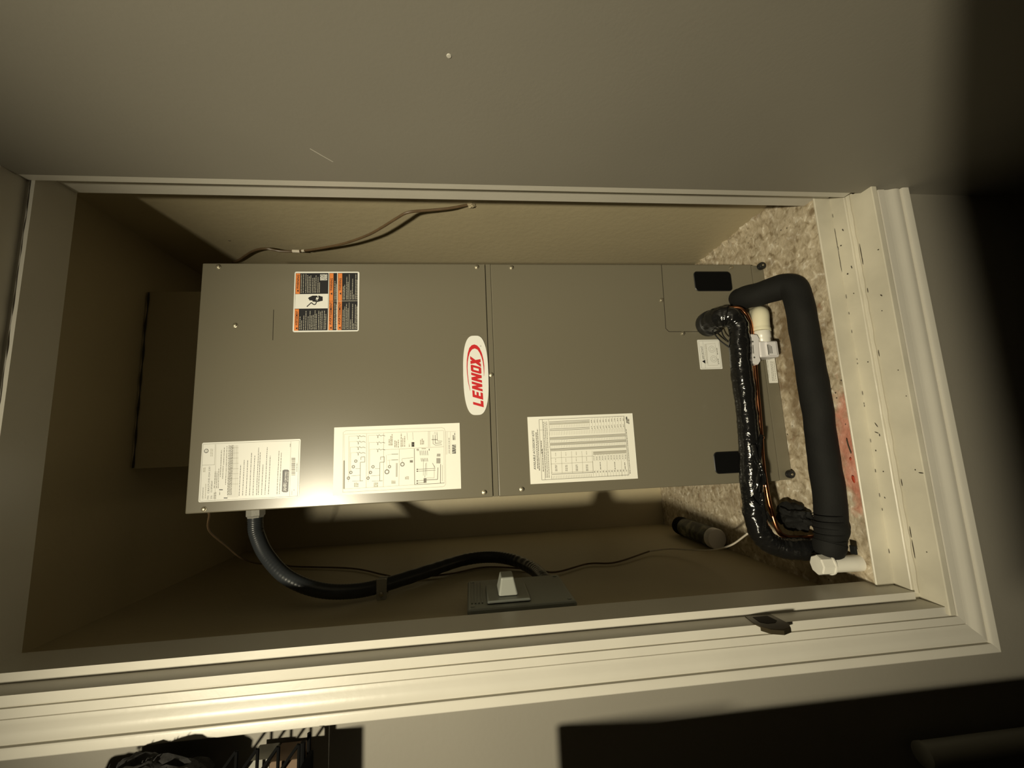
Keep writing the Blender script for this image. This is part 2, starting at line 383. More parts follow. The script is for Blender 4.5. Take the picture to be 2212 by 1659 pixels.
for a in ((-.1185, -.069, .093, .190, .009), (-.5640, -.5165, .092, .1915, .009)):
    h = obj('knockout_opening', prism_y(rounded(*a), UY - .0008, UY + .002), M['black'], ah)
    bm = bmesh.new(); o_ = rounded(a[0] - .0015, a[1] + .0015, a[2] - .0015, a[3] + .0015, .0105); i_ = rounded(*a)
    vo_ = [bm.verts.new((x, UY - .0002, z)) for x, z in o_]; vi_ = [bm.verts.new((x, UY - .0016, z)) for x, z in i_]
    for k in range(len(o_)): bm.faces.new((vo_[k], vo_[(k + 1) % len(o_)], vi_[(k + 1) % len(o_)], vi_[k]))
    obj('knockout_rim', bm, M['rubber'], h, True)

# ---- printed labels -------------------------------------------------------
def homog(src, dst):
    A = []
    for (x, y), (u, v) in zip(src, dst):
        A.append([x, y, 1, 0, 0, 0, -u * x, -u * y, -u]); A.append([0, 0, 0, x, y, 1, -v * x, -v * y, -v])
    return np.linalg.svd(np.array(A, float))[2][-1].reshape(3, 3)
class Sheet:
    """A flat printed sheet. Artwork is drawn in the sheet's own drafting units (quad = its TL, TR, BR, BL corners
    in those units), mapped to the real rectangle x0..x1, z0..z1 on the cabinet front."""
    def __init__(s, quad, x0, x1, z0, z1, y):
        s.H = homog(quad, [(x0, z1), (x1, z1), (x1, z0), (x0, z0)]); s.y = y; s.bms = {}; s.oranges = []
    def P(s, p):
        q = s.H @ np.array([p[0], p[1], 1.0]); return (q[0] / q[2], q[1] / q[2])
    def bm(s, m):
        if m not in s.bms: s.bms[m] = bmesh.new()
        return s.bms[m]
    def raw(s, pts, m, lv=1):
        if m == 'orange': s.oranges.append([(x, s.y - .00007 * lv, z) for x, z in pts])
        b = s.bm(m); b.faces.new([b.verts.new((x, s.y - .00007 * lv, z)) for x, z in pts])
    def poly(s, pts, m, lv=1): s.raw([s.P(p) for p in pts], m, lv)
    def rect(s, x0, y0, x1, y1, m, lv=1): s.poly([(x0, y0), (x1, y0), (x1, y1), (x0, y1)], m, lv)
    def line(s, p, q, m, wd=.0005, lv=1):
        a = Vector(s.P(p)); b = Vector(s.P(q)); d = b - a
        if d.length < 1e-6: return
        n = Vector((-d.y, d.x)).normalized() * wd / 2; s.raw([tuple(a + n), tuple(b + n), tuple(b - n), tuple(a - n)], m, lv)
    def pl(s, pts, m, wd=.0005, lv=1):
        for a, b in zip(pts[:-1], pts[1:]): s.line(a, b, m, wd, lv)
    def words(s, p, q, m, wd=.0014, lv=1, gap=.22):
        """a row of unreadably small print"""
        a = Vector(s.P(p)); b = Vector(s.P(q)); L = (b - a).length; d = (b - a) / L; n = Vector((-d.y, d.x)) * wd / 2; t = 0
        while t < L:
            e = min(L, t + random.uniform(.002, .006)); A = a + d * t; B = a + d * e
            s.raw([tuple(A + n), tuple(B + n), tuple(B - n), tuple(A - n)], m, lv); t = e + random.uniform(.0004, .0014)
    def ring(s, c, r, m, wd=.0008, lv=1, n=20):
        C = Vector(s.P(c)); pts = [C + Vector((math.cos(2 * math.pi * k / n), math.sin(2 * math.pi * k / n))) * r for k in range(n)]
        for k in range(n):
            a, b = pts[k], pts[(k + 1) % n]; f = (r - wd) / r
            s.raw([tuple(a), tuple(b), tuple(C + (b - C) * f), tuple(C + (a - C) * f)], m, lv)
    def text(s, txt, p, q, h, m, lv=1, shear=0.0, bold=0.0):
        """text whose baseline runs from p to q (drafting units), letter height h in metres"""
        a = Vector(s.P(p)); b = Vector(s.P(q))
        c = bpy.data.curves.new('t', 'FONT'); c.body = txt; c.shear = shear; c.offset = bold; c.resolution_u = 2
        o = bpy.data.objects.new('t', c); COL.objects.link(o); bpy.context.view_layer.update()
        me = o.to_mesh(); V = [v.co.copy() for v in me.vertices]; F = [list(f.vertices) for f in me.polygons]; o.to_mesh_clear()
        bpy.data.objects.remove(o); bpy.data.curves.remove(c)
        if not V: return
        x0 = min(v.x for v in V); x1 = max(v.x for v in V); y0 = min(v.y for v in V); y1 = max(v.y for v in V)
        d = (b - a); L = d.length; d /= L; n = Vector((-d.y, d.x)); bmx = s.bm(m)
        vs = [bmx.verts.new((*(a + d * ((v.x - x0) / (x1 - x0) * L) + n * ((v.y - y0) / (y1 - y0) * h)).to_3d().xz, 0)) for v in []]
        for v in V:
            r = a + d * ((v.x - x0) / (x1 - x0) * L) + n * ((v.y - y0) / (y1 - y0) * h)
            vs.append(bmx.verts.new((r.x, s.y - .00007 * lv, r.y)))
        for f in F:
            try: bmx.faces.new([vs[i] for i in f])
            except ValueError: pass
    def finish(s, parent, names):
        for m, b in s.bms.items():
            for f in b.faces:
                f.normal_update()
                if f.normal.y > 0: f.normal_flip()
            if m == 'orange':
                for q in s.oranges:
                    bb = bmesh.new(); f = bb.faces.new([bb.verts.new(c) for c in q]); f.normal_update()
                    if f.normal.y > 0: f.normal_flip()
                    obj('orange_header', bb, M[m], parent, recalc=False)
                b.free(); continue
            obj(names.get(m, 'print'), b, M[m], parent, recalc=False)['kind'] = 'stuff'
def plate(name, x0, x1, z0, z1, r, m, label, y=UY):
    o = obj(name, prism_y(rounded(x0, x1, z0, z1, r, 4), y - .0004, y + .0002), M[m], ah); o['label'] = label; return o

# warning label
wl = plate('warning_label', -.2105, -.069, 1.0005, 1.1425, .004, 'paper', 'black and orange warning label with white border and shocked hand symbol')
S = Sheet([(115, 1560), (170, 110), (1755, 130), (1720, 1560)], -.2105, -.069, 1.0005, 1.1425, UY - .0004)
S.poly([(150, 1525), (195, 150), (1710, 160), (1690, 1530)], 'black_print', 1)
for q in ([(150, 1525), (170, 1012), (272, 1014), (252, 1526)], [(188, 648), (200, 155), (305, 158), (290, 650)],
          [(985, 1520), (1008, 835), (1105, 835), (1085, 1520)], [(1008, 828), (1025, 162), (1118, 165), (1105, 828)],
          [(1203, 1522), (1220, 838), (1318, 838), (1300, 1522)], [(1222, 828), (1232, 165), (1332, 168), (1320, 828)]): S.poly(q, 'orange', 2)
S.poly([(170, 1002), (186, 655), (982, 655), (972, 1004)], 'paper', 2)
for q in ([(965, 1530), (1000, 150), (1015, 150), (982, 1530)], [(1183, 1530), (1208, 150), (1222, 150), (1200, 1530)]): S.poly(q, 'paper2', 3)
for (tx, p, q) in (('WARNING', (268, 535), (285, 190)), ('AVERTISSEMENT', (236, 1400), (252, 1060)), ('AVERTISSEMENT', (1062, 1400), (1083, 860)), ('WARNING', (1085, 585), (1100, 285)), ('AVERTISSEMENT', (1278, 1400), (1298, 860)), ('WARNING', (1300, 585), (1312, 285))):
    S.text(tx, p, q, .0052, 'black_print', 3, 0, .02)
for cx, cy in ((242, 575), (212, 1470), (1040, 1470), (1062, 655), (1258, 1470), (1280, 655)):
    S.poly([(cx - 24, cy), (cx + 22, cy - 30), (cx + 22, cy + 30)], 'black_print', 3)
for x, a, b in ((290, 1190, 1500), (330, 1285, 1500), (380, 1170, 1510), (430, 1060, 1510), (485, 1190, 1510), (530, 1060, 1500), (568, 1170, 1505), (608, 1150, 1500), (650, 1050, 1505), (686, 1130, 1505), (740, 1060, 1505), (782, 1080, 1505), (822, 1060, 1505), (878, 1060, 1505), (915, 1130, 1500),
                (325, 180, 628), (375, 175, 628), (432, 170, 628), (475, 200, 628), (515, 230, 628), (552, 200, 628), (600, 270, 628), (640, 250, 628), (680, 210, 628), (730, 250, 628), (768, 380, 628),
                (1128, 870, 1500), (1165, 910, 1500), (1140, 350, 800), (1172, 420, 800),
                (1335, 1040, 1500), (1372, 970, 1505), (1412, 900, 1505), (1450, 1010, 1505), (1520, 1280, 1505), (1562, 900, 1505), (1592, 1370, 1505), (1632, 920, 1505), (1668, 950, 1505),
                (1348, 480, 800), (1380, 440, 800), (1428, 250, 800), (1462, 380, 800), (1530, 580, 800), (1572, 300, 800), (1606, 680, 800), (1648, 190, 800), (1682, 330, 800)):
    S.words((x, b), (x + (b - a) * .03, a), 'light_print', .0014, 2)
for q in ([(1478, 1510), (1490, 870), (1500, 870), (1488, 1510)], [(1490, 810), (1500, 190), (1512, 190), (1500, 810)], [(1118, 838), (1118, 826), (1700, 826), (1700, 838)]): S.poly(q, 'light_print', 2)
for k in range(6): S.words((800 + k * 30, 330), (806 + k * 30, 185), 'paper', .0019, 2)
hand = [(490, 762), (520, 730), (560, 715), (600, 695), (715, 695), (735, 740), (750, 690), (800, 712), (850, 722), (850, 822), (800, 830), (725, 850), (600, 838), (600, 812), (520, 808), (520, 780)]
S.poly(hand, 'black_print', 3)
S.poly([(700, 730), (730, 760), (738, 700), (752, 770), (722, 790), (735, 830), (690, 770), (700, 850), (682, 780)], 'paper', 4)
S.pl([(462, 960), (575, 860), (610, 895), (650, 915), (685, 890), (698, 840), (688, 790)], 'black_print', .0021, 3)
S.finish(wl, {'black_print': 'black_print', 'orange': 'orange_header', 'paper': 'white_panel', 'light_print': 'small_print', 'paper2': 'divider_line'})

# maker's badge
LBx0, LBx1, LBz0, LBz1 = -.4085, -.2255, .7135, .7685
pts = []
for k in range(64):
    a = 2 * math.pi * k / 64; c, s_ = math.cos(a), math.sin(a)
    px = math.copysign(abs(c) ** .52, c); pz = math.copysign(abs(s_) ** .62, s_)
    px *= 1; pz *= (1.0 - .16 * px * px)
    pts.append(((LBx0 + LBx1) / 2 + px * (LBx1 - LBx0) / 2, (LBz0 + LBz1) / 2 + pz * (LBz1 - LBz0) / 2 * 1.04))
lb = obj('badge', prism_y(pts, UY - .0026, UY + .001), M['paper'], ah, True); lb['label'] = 'white oval badge with red lettering and swoosh'
bk = obj('badge_backing', box(LBx0 - .008, LBx1 + .004, UY - .0006, UY + .0002, LBz0 - .002, LBz1 + .002, bev=.0002), M['unit'], ah)
S = Sheet([(85, 1548), (85, 125), (530, 125), (530, 1548)], LBx0, LBx1, LBz0, LBz1, UY - .0028)
sw_o = [(192, 1118), (160, 960), (147, 820), (143, 690), (150, 560), (170, 440), (200, 350), (245, 300), (295, 286), (345, 305), (390, 355), (430, 450), (455, 560), (466, 680), (462, 790), (455, 865)]
sw_i = [(196, 1110), (172, 960), (160, 820), (158, 700), (165, 600), (182, 510), (210, 430), (250, 378), (300, 360), (350, 382), (388, 440), (420, 520), (440, 600), (450, 690), (453, 790), (452, 860)]
for k in range(len(sw_o) - 1): S.poly([sw_o[k], sw_o[k + 1], sw_i[k + 1], sw_i[k]], 'red', 1)
GL = {'L': [[(0, 0), (0, 1), (.42, 1), (.42, .26), (1, .26), (1, 0)]],
      'E': [[(0, 0), (0, 1), (.42, 1), (.42, 0)], [(.42, 1), (1, 1), (1, .78), (.42, .78)], [(.42, .61), (.92, .61), (.92, .40), (.42, .40)], [(.42, .22), (1, .22), (1, 0), (.42, 0)]],
      'N': [[(0, 0), (0, 1), (.34, 1), (.34, 0)], [(.66, 0), (.66, 1), (1, 1), (1, 0)], [(.0, 1), (.36, 1), (1, 0), (.64, 0)]],
      'O': [[(0, .12), (0, .88), (.33, .76), (.33, .24)], [(0, .88), (.12, 1), (.88, 1), (1, .88), (.67, .76), (.33, .76)], [(1, .88), (1, .12), (.67, .24), (.67, .76)], [(1, .12), (.88, 0), (.12, 0), (0, .12), (.33, .24), (.67, .24)]],
      'X': [[(0, 1), (.40, 1), (1, 0), (.60, 0)], [(.60, 1), (1, 1), (.40, 0), (0, 0)]]}
starts = [(1378, 1262), (1246, 1116), (1100, 960), (945, 800), (790, 655), (660, 505)]
LQ = 1.0
for ch, (v0, v1) in zip('LENNOX', starts):
    for poly in GL[ch]:
        P_ = []
        for gx, gz in poly:
            v = v0 + (v1 - v0) * gx * .93 - gz * 58 + 40; base = 398 + (v - 500) * .037; P_.append((base - gz * 188, v))
        LQ += .12; S.poly(P_, 'red', LQ)
S.ring((412, 318), .0016, 'grey_print', .0005, 1, 12)
S.finish(lb, {'red': 'red_lettering', 'grey_print': 'registered_mark'})

# rating plate
rp = plate('rating_plate', -.567, -.446, 1.118, 1.3145, .003, 'paper', 'white rating plate full of fine print with a black badge at its lower left')
S = Sheet([(50, 1370), (125, 150), (2118, 75), (2085, 1265)], -.567, -.446, 1.118, 1.3145, UY - .0004)
S.pl([(80, 1345), (145, 180), (2088, 108), (2055, 1245), (80, 1345)], 'grey_print', .0005)
S.line((385, 1330), (405, 185), 'light_print'); S.line((375, 600), (385, 180), 'light_print'); S.line((125, 610), (380, 600), 'grey_print'); S.line((1895, 1245), (1920, 125), 'light_print')
S.text('LENNOX', (150, 1300), (162, 1060), .0026, 'grey_print')
S.text('M/N', (262, 1305), (268, 1235), .0036, 'dark_print'); S.text('CBA27UHE-024-230', (268, 1185), (292, 640), .0032, 'dark_print')
S.text('S/N', (330, 1300), (336, 1235), .0036, 'dark_print'); S.text('1518F08560', (330, 1165), (340, 930), .0032, 'dark_print')
for x in (152, 180): S.words((x, 750), (x + 4, 655), 'light_print', .0012)
for x in (190,): S.words((x, 1290), (x + 10, 990), 'light_print', .001)
for x, a, b in ((370, 1300, 1170), (372, 1080, 1010), (400, 1295, 1160), (415, 1080, 740), (450, 1080, 680), (495, 850, 300), (540, 890, 620), (560, 600, 250), (600, 1010, 220), (480, 1220, 1150), (380, 1000, 740)):
    S.words((x, a), (x + (a - b) * .035, b), 'grey_print', .0011)
S.ring((208, 318), .0044, 'dark_print', .0013); S.text('ETL', (222, 345), (222, 292), .0024, 'dark_print')
for x in (300, 330): S.words((x, 430), (x + 4, 270), 'light_print', .001)
for k in range(9): S.line((640 + k * 26, 1270), (700 + k * 18, 200), 'light_print', .0004)
for v in (260, 370, 470, 580, 690, 790, 890, 1000): S.line((640, v), (860, v - 8), 'light_print', .0005)
for x in (640, 665, 690, 715): S.words((x, 1220), (x + 30, 200), 'grey_print', .0011)
for p in ((470, 1112), (565, 1280)): S.rect(p[0], p[1] - 9, p[0] + 75, p[1] + 9, 'black_print')
for x, b, a in ((875, 600, 1240), (945, 505, 1230), (1015, 512, 1232), (1085, 350, 1228), (1153, 408, 1228), (1225, 255, 1222), (1262, 350, 1218), (1328, 598, 1218), (1398, 245, 1214), (1468, 420, 1208), (1640, 310, 1205), (1690, 355, 1200)):
    S.words((x, a), (x + (a - b) * .045, b), 'dark_print' if x < 1600 else 'grey_print', .0011)
S.poly([(1738, 1150), (1752, 720), (1790, 703), (1860, 705), (1885, 725), (1868, 1150), (1835, 1168), (1770, 1165)], 'black_print', 1)
S.text('AHRI', (1832, 1140), (1838, 975), .0068, 'paper', 2); S.text('CERTIFIED', (1832, 950), (1840, 735), .0038, 'paper', 2); S.words((1858, 950), (1864, 740), 'paper', .0008, 2)
v = 820
while v > 470:
    wv = random.choice((5, 8, 12)); S.rect(1932, v - wv, 2008, v, random.choice(('grey_print', 'light_print', 'dark_print'))); v -= wv + random.choice((5, 9, 14))
S.words((2040, 745), (2046, 560), 'grey_print', .0011); S.words((1905, 240), (1908, 175), 'grey_print', .001)
S.line((1940, 1220), (1945, 1135), 'light_print'); S.line((1985, 1130), (1985, 1110), 'grey_print', .001)
S.finish(rp, {'grey_print': 'grey_print', 'light_print': 'ruled_line', 'dark_print': 'dark_print', 'black_print': 'certification_badge', 'paper': 'badge_lettering'})

# wiring diagram sheet
wd_ = plate('wiring_diagram', -.5675, -.4245, .7805, 1.0495, .0006, 'paper2', 'cream wiring diagram sheet with faint line drawings')
S = Sheet([(78, 1215), (90, 138), (2080, 55), (2112, 1108)], -.5675, -.4245, .7805, 1.0495, UY - .0004)
G = 'light_print'; D = 'grey_print'
S.pl([(232, 1165), (232, 215), (270, 190), (1800, 132), (1835, 145), (1848, 180), (1865, 1030), (1848, 1065), (1810, 1078), (232, 1165)], G, .0006)
S.pl([(262, 1112), (250, 245), (1825, 180), (1843, 1018), (262, 1112)], G, .0005)
for p, q in (((600, 1095), (602, 235)), ((872, 1080), (872, 222)), ((1120, 1060), (1120, 480)), ((872, 490), (1830, 437)), ((1585, 440), (1580, 190)), ((1605, 438), (1602, 190))): S.line(p, q, G, .0007)
S.line((1370, 1045), (1360, 470), D, .0013); S.line((1370, 1045), (1843, 1018), D, .0009)
S.rect(238, 660, 262, 1112, G)
for ox, n in ((300, 4), (610, 3)):
    for k in range(n):
        v = 275 + k * 88 if n == 4 else 262 + k * 112
        S.line((ox + 12 * k + 20, 1000 - 60 * k), (ox + 12 * k + 20, v), G, .0005); S.line((ox + 12 * k + 20, v), (ox + 150, v - 5), G, .0005); S.pl([(ox + 150, v - 8), (ox + 170, v + 10), (ox + 190, v - 12), (ox + 215, v + 8), (ox + 250, v - 5), (ox + 285, v + 8)], D, .001)
        S.ring((ox + 20 + k * 38, 940 - k * 90), .0034, D, .0016, 1, 12); S.words((ox + 170, v + 40), (ox + 170, v + 15), D, .0016)
    S.pl([(ox + 250, 980), (ox + 205, 985), (ox + 205, 690), (ox + 275, 685), (ox + 275, 600), (ox + 215, 605), (ox + 215, 650)], D, .001)
    S.line((ox + 60, 905), (ox + 205, 895), D, .0006); S.line((ox + 130, 790), (ox + 205, 790), D, .0006); S.line((ox + 80, 990), (ox + 205, 985), D, .0006)
    for k in range(3): S.words((ox + 120 + k * 24, 1080), (ox + 120 + k * 24, 1010), G, .002)
for x, a, b in ((960, 420, 320), (985, 420, 270), (1005, 420, 240), (1050, 450, 340), (1075, 450, 350), (1105, 455, 330), (1150, 445, 225), (1175, 440, 300), (1205, 440, 270), (1460, 405, 330), (1485, 405, 310), (1505, 400, 340), (1280, 440, 395), (1340, 440, 365)): S.words((x, a), (x, b), G, .0022)
S.pl([(1250, 330), (1240, 215)], D); S.pl([(1340, 330), (1332, 210)], D); S.rect(1312, 365, 1362, 440, D)
for v in (560, 650): S.line((1000, v), (1105, v - 3), D, .0012); S.line((935, v + 10), (1000, v), G)
S.line((925, 820), (915, 570), G); S.line((970, 740), (965, 655), G); S.ring((928, 840), .0052, D, .002, 1, 14); S.ring((968, 758), .0034, D, .0016, 1, 12); S.ring((1172, 720), .0048, D, .002, 1, 14)
S.line((1172, 690), (1165, 635), D); S.line((1165, 632), (1345, 612), D, .0007); S.rect(1290, 655, 1338, 692, D)
for x in (1075, 1090): S.line((x, 920), (x, 700), D, .001)
for k in range(3): S.words((1010 + k * 22, 1030), (1010 + k * 22, 975), G, .002); S.words((1225 + k * 22, 960), (1225 + k * 22, 910), G, .002)
for k in range(5): S.line((1455 + k * 30, 575), (1450 + k * 30, 500), D, .0011); S.line((1475 + k * 25, 675), (1470 + k * 25, 620), D, .0011)
for v in (800, 830, 985, 1022): S.line((1400, v), (1700 - (v > 900) * 170, v - 15), D, .0009); S.rect(1398, v - 9, 1420, v + 9, D)
S.pl([(1535, 940), (1535, 1015)], D, .006); S.line((1530, 930), (1545, 700), D, .0008); S.line((1505, 900), (1505, 640), D, .0006); S.line((1560, 900), (1555, 690), D)
S.pl([(1555, 970), (1733, 962), (1738, 770)], D, .0013); S.line((1780, 1020), (1780, 715), D, .0013); S.pl([(1555, 940), (1680, 935), (1680, 740)], G, .0008)
for k in range(5): S.line((1722 + k * 12, 595), (1728 + k * 11, 550), D, .0011); S.line((1720 + k * 13, 705), (1720 + k * 13, 620), D, .0013)
S.pl([(1690, 770), (1650, 700)], D, .001); S.line((1810, 990), (1810, 730), G, .0008)
S.pl([(1655, 250), (1658, 390), (1700, 415), (1800, 405)], D, .0009); S.pl([(1692, 250), (1695, 385), (1790, 375)], D, .0012); S.pl([(1720, 230), (1728, 345), (1805, 350)], D, .0009); S.line((1635, 325), (1725, 325), D, .0014)
for k in range(3): S.line((1675 + 25 * k, 240), (1682 + 20 * k, 200), D)
S.pl([(1410, 505), (1400, 480), (1425, 478), (1425, 505)], D, .0014); S.rect(1475, 462, 1545, 475, G); S.line((1597, 500), (1597, 470), D, .002)
S.pl([(1870, 565), (1860, 195), (2022, 195)], G); S.pl([(1940, 560), (1935, 200)], G); S.line((1885, 560), (1882, 200), G)
S.words((1918, 545), (1912, 290), D, .0014); S.words((1985, 330), (1980, 250), D, .003); S.words((2008, 330), (2003, 215), D, .0016)
for x in (1975, 1995, 2015): S.words((x, 548), (x, 405), 'dark_print', .0026)
S.finish(wd_, {G: 'faint_line', D: 'drawn_line', 'dark_print': 'corner_mark'})

# accessory kit sheet
kt = plate('accessory_sheet', -.566, -.417, .380, .6275, .0006, 'paper2', 'cream sheet with a bold title and a ruled table')
S = Sheet([(135, 1368), (82, 122), (2008, 68), (2118, 1278)], -.566, -.417, .380, .6275, UY + .0012 - .0012 - .0004)
S.text('AVAILABLE ACCESSORY KITS', (238, 1098), (205, 372), .0052, 'dark_print', 1, .15, .022)
for x, a, b in ((270, 1080, 400), (300, 1115, 345), (345, 800, 560), (372, 1135, 700)): S.words((x, a), (x - (a - b) * .045, b), D if x < 360 else D, .0020)
S.pl([(345, 1292), (295, 172), (1855, 120), (1950, 1210), (345, 1292)], D, .0009)
S.line((407, 1288), (355, 170), D, .0007); S.line((305, 365), (360, 362), D, .0006)
S.line((528, 1280), (470, 165), G, .0006)
for x in (400, 430, 460): S.words((x + 20, 1250), (x - 25, 210), D, .0014)
for k in range(5):
    x = 520 + k * 190; S.line((x + 10, 1165), (x - 10, 760), G, .0007)
for v in (885, 995, 1165): S.line((510, v), (1285, v - 32), G, .0007)
for k in range(4):
    x = 600 + 190 * k
    for a, b in ((850, 785), (965, 890)): S.words((x, a - k * 8), (x - 4, b - k * 8), G, .0012)
    for j in (0, 22): S.words((x + j, 1130), (x - 6 + j, 1010), D, .0013)
for v, x0, x1, mm_ in ((215, 480, 1225, D), (240, 482, 1225, D), (262, 482, 1225, G), (350, 488, 1228, D), (378, 488, 1228, D), (505, 490, 1880, D), (545, 492, 1885, D), (612, 497, 1887, D), (648, 498, 1888, D), (715, 500, 1892, D), (750, 505, 1895, D), (525, 490, 1880, G), (630, 497, 1887, G), (732, 500, 1890, G), (1188, 528, 1295, D), (800, 1290, 1900, G), (822, 1290, 1900, G), (780, 1290, 1900, G)):
    S.line((x0, v), (x1, v - (x1 - x0) * .042), mm_, .0011 if mm_ == D else .002)
for k in range(46):
    x = 492 + k * 30.5
    for a, b in ((470, 395), (600, 560), (700, 660)): S.line((x, a - (x - 490) * .042), (x - 3, b - (x - 490) * .042), G, .0006)
    if x < 1230: S.line((x, 330 - (x - 490) * .042), (x - 3, 280 - (x - 490) * .042), G, .0006); S.line((x + 35, 1275 - (x - 490) * .042), (x + 30, 1215 - (x - 490) * .042), G, .0007)
for k in range(12):
    x = 1255 + k * 53
    for a, b in ((240, 185), (355, 300)): S.words((x + (a - 200) * .08, a - k * 3), (x, b - k * 3), D, .0013)
    S.line((x + 30, 380 - k * 3), (x + 10, 150 - k * 3), G, .0005)
    S.words((x + 50, 935 - k * 2), (x + 45, 850 - k * 2), D, .0012); S.line((x + 75, 945), (x + 70, 820), G, .0005)
    S.words((x + 65, 1165 - k * 2), (x + 62, 1130 - k * 2), D, .0016); S.line((x + 95, 1235), (x + 85, 1110), G, .0005)
for x in (1418, 1685, 1870): S.words((x + 12, 1105), (x, 965), D, .0016)
for x in (1290, 1550, 1815): S.line((x + 5, 1230), (x - 5, 950), G, .0006)
S.words((1968, 1110), (1895, 360), D, .0014); S.words((1972, 1185), (1968, 1125), D, .002)
S.rect(1888, 130, 1912, 175, 'dark_print')
for x in (1905, 1925, 1945): S.words((x, 265 - (1945 - x) * .5), (x - 6, 165), D, .0022)
S.finish(kt, {G: 'faint_line', D: 'drawn_line', 'dark_print': 'bold_title'})

# small "important" notice
im = plate('notice_label', -.3175, -.2440, .1440, .2010, .002, 'paper', 'small white notice label with two round diagrams beside the taped pipe')
S = Sheet([(200, 1405), (160, 1005), (435, 1000), (490, 1395)], -.3175, -.2440, .1440, .2010, UY - .0004)
S.pl([(218, 1390), (178, 1022), (425, 1015), (470, 1378), (218, 1390)], D, .0005)
S.line((268, 1385), (230, 1020), D, .0004)
S.poly([(222, 1290), (262, 1270), (266, 1325)], 'black_print'); S.text('IMPORTANT', (255, 1262), (228, 1085), .0052, 'dark_print')
for x in (262, 276): S.words((x + 20, 1320), (x - 8, 1060), G, .001)
S.ring((345, 1128), .0082, D, .0005, 1, 20); S.ring((372, 1258), .0082, D, .0005, 1, 20); S.ring((345, 1128), .0045, D, .0005); S.ring((372, 1258), .0045, D, .0005)
S.pl([(300, 1350), (275, 1060), (385, 1050), (425, 1345), (300, 1350)], G, .0005)
for p, q in (((420, 1200), (408, 1110)), ((440, 1330), (425, 1250))): S.words(p, q, D, .0018)
S.finish(im, {G: 'faint_line', D: 'drawn_line', 'dark_print': 'bold_title', 'black_print': 'warning_triangle'})

# narrow strip label on the base rail
sl_ = plate('strip_label', -.3555, -.2815, .0045, .0275, .0012, 'paper', 'narrow white strip label on the base rail')
S = Sheet([(1130, 1580), (1060, 1185), (1185, 1180), (1240, 1575)], -.3555, -.2815, .0045, .0275, UY - .0004)
S.text('1005200 / 052700', (1130, 1520), (1100, 1285), .0030, D)
for x in (1150, 1168, 1192): S.words((x + 22, 1555), (x - 8, 1300), D, .0011)
S.finish(sl_, {D: 'print'})

# ------------------------------------------------------------------ plenum above the cabinet
pl = thing('plenum', 'cream drywall plenum box between the cabinet top and closet ceiling', 'duct box', (-.287, .5, UZ))
obj('box', box(-.4955, -.050, .420, .78, UZ + .001, CC - .001), M['closet'], pl)
bm = tube([(-.052 - i * .0442, .4185, CC - .006 + .0022 * noise.noise(Vector((i * 1.7, 0, 0)))) for i in range(11)], lambda t: .0018 + .0008 * math.sin(t * 40), seg=6, n=4)
obj('crack', bm, M['dirtline'], pl)

# ------------------------------------------------------------------ right-wall cable
t = thing('wall_cable', 'brown thermostat cable sagging along the right closet wall', 'cable', (.07, .35, .9))
pts = [(.078, .520, 1.425), (.078, .506, 1.400), (.076, .449, 1.336), (.072, .424, 1.291), (.068, .430, 1.255), (.066, .426, 1.207), (.062, .405, 1.153), (.056, .362, 1.070), (.052, .312, 1.000), (.052, .273, .956), (.054, .234, .914), (.058, .215, .884), (.066, .218, .835), (.072, .219, .792), (.084, .222, .745)]
obj('jacket', tube(pts, .0031, seg=8, n=6), M['cable'], t, True)
j = obj('bare_splice', tube([(.0665, .4265, 1.222), (.0655, .4260, 1.203)], .0042, seg=8, n=3), M['cablew'], t, True); j['label'] = 'short white splice on the brown cable'
obj('splice_end', tube([(.0650, .4225, 1.196), (.0645, .4195, 1.188)], .0036, seg=8, n=3), M['cablew'], t, True)
bm = bmesh.new(); r = bmesh.ops.create_icosphere(bm, subdivisions=3, radius=1)
for v in r['verts']: v.co = Vector((v.co.x * .006, v.co.y * .008, v.co.z * .009)) * (1 + .5 * noise.noise(v.co * 3)) + Vector((.084, .222, .740))
obj('plaster_plug', bm, M['plaster'], t, True)

# ------------------------------------------------------------------ left side: conduit, disconnect box, thin wire
cd = thing('power_conduit', 'black flexible conduit looping from the cabinet side to the grey switch box', 'conduit', (-.60, .35, 1.25))
# locknut against the cabinet side, hex body, then the hose
obj('connector', lathe([(0, .0215), (.004, .0215), (.0045, .0165), (.007, .0165)], (X0 + .0012, .362, 1.255), (-1, 0, -.02), 8), M['fitting'], cd)
obj('hex_nut', lathe([(.006, .0185), (.0075, .0205), (.024, .0205), (.026, .0180), (.029, .0172)], (X0, .362, 1.255), (-1, -.02, -.04), 8), M['fitting'], cd)
cpts = [(-.610, .362, 1.255), (-.628, .361, 1.254), (-.655, .356, 1.247), (-.700, .347, 1.220), (-.745, .328, 1.166), (-.774, .322, 1.098), (-.787, .338, 1.031), (-.790, .376, .969), (-.790, .459, .880), (-.790, .546, .787), (-.790, .559, .709), (-.790, .508, .648), (-.790, .419, .610), (-.790, .339, .597), (-.790, .290, .594)]
obj('hose', tube(cpts, .0158, seg=20, n=26, ribs=(.022, .0045)), M['conduit'], cd, True)
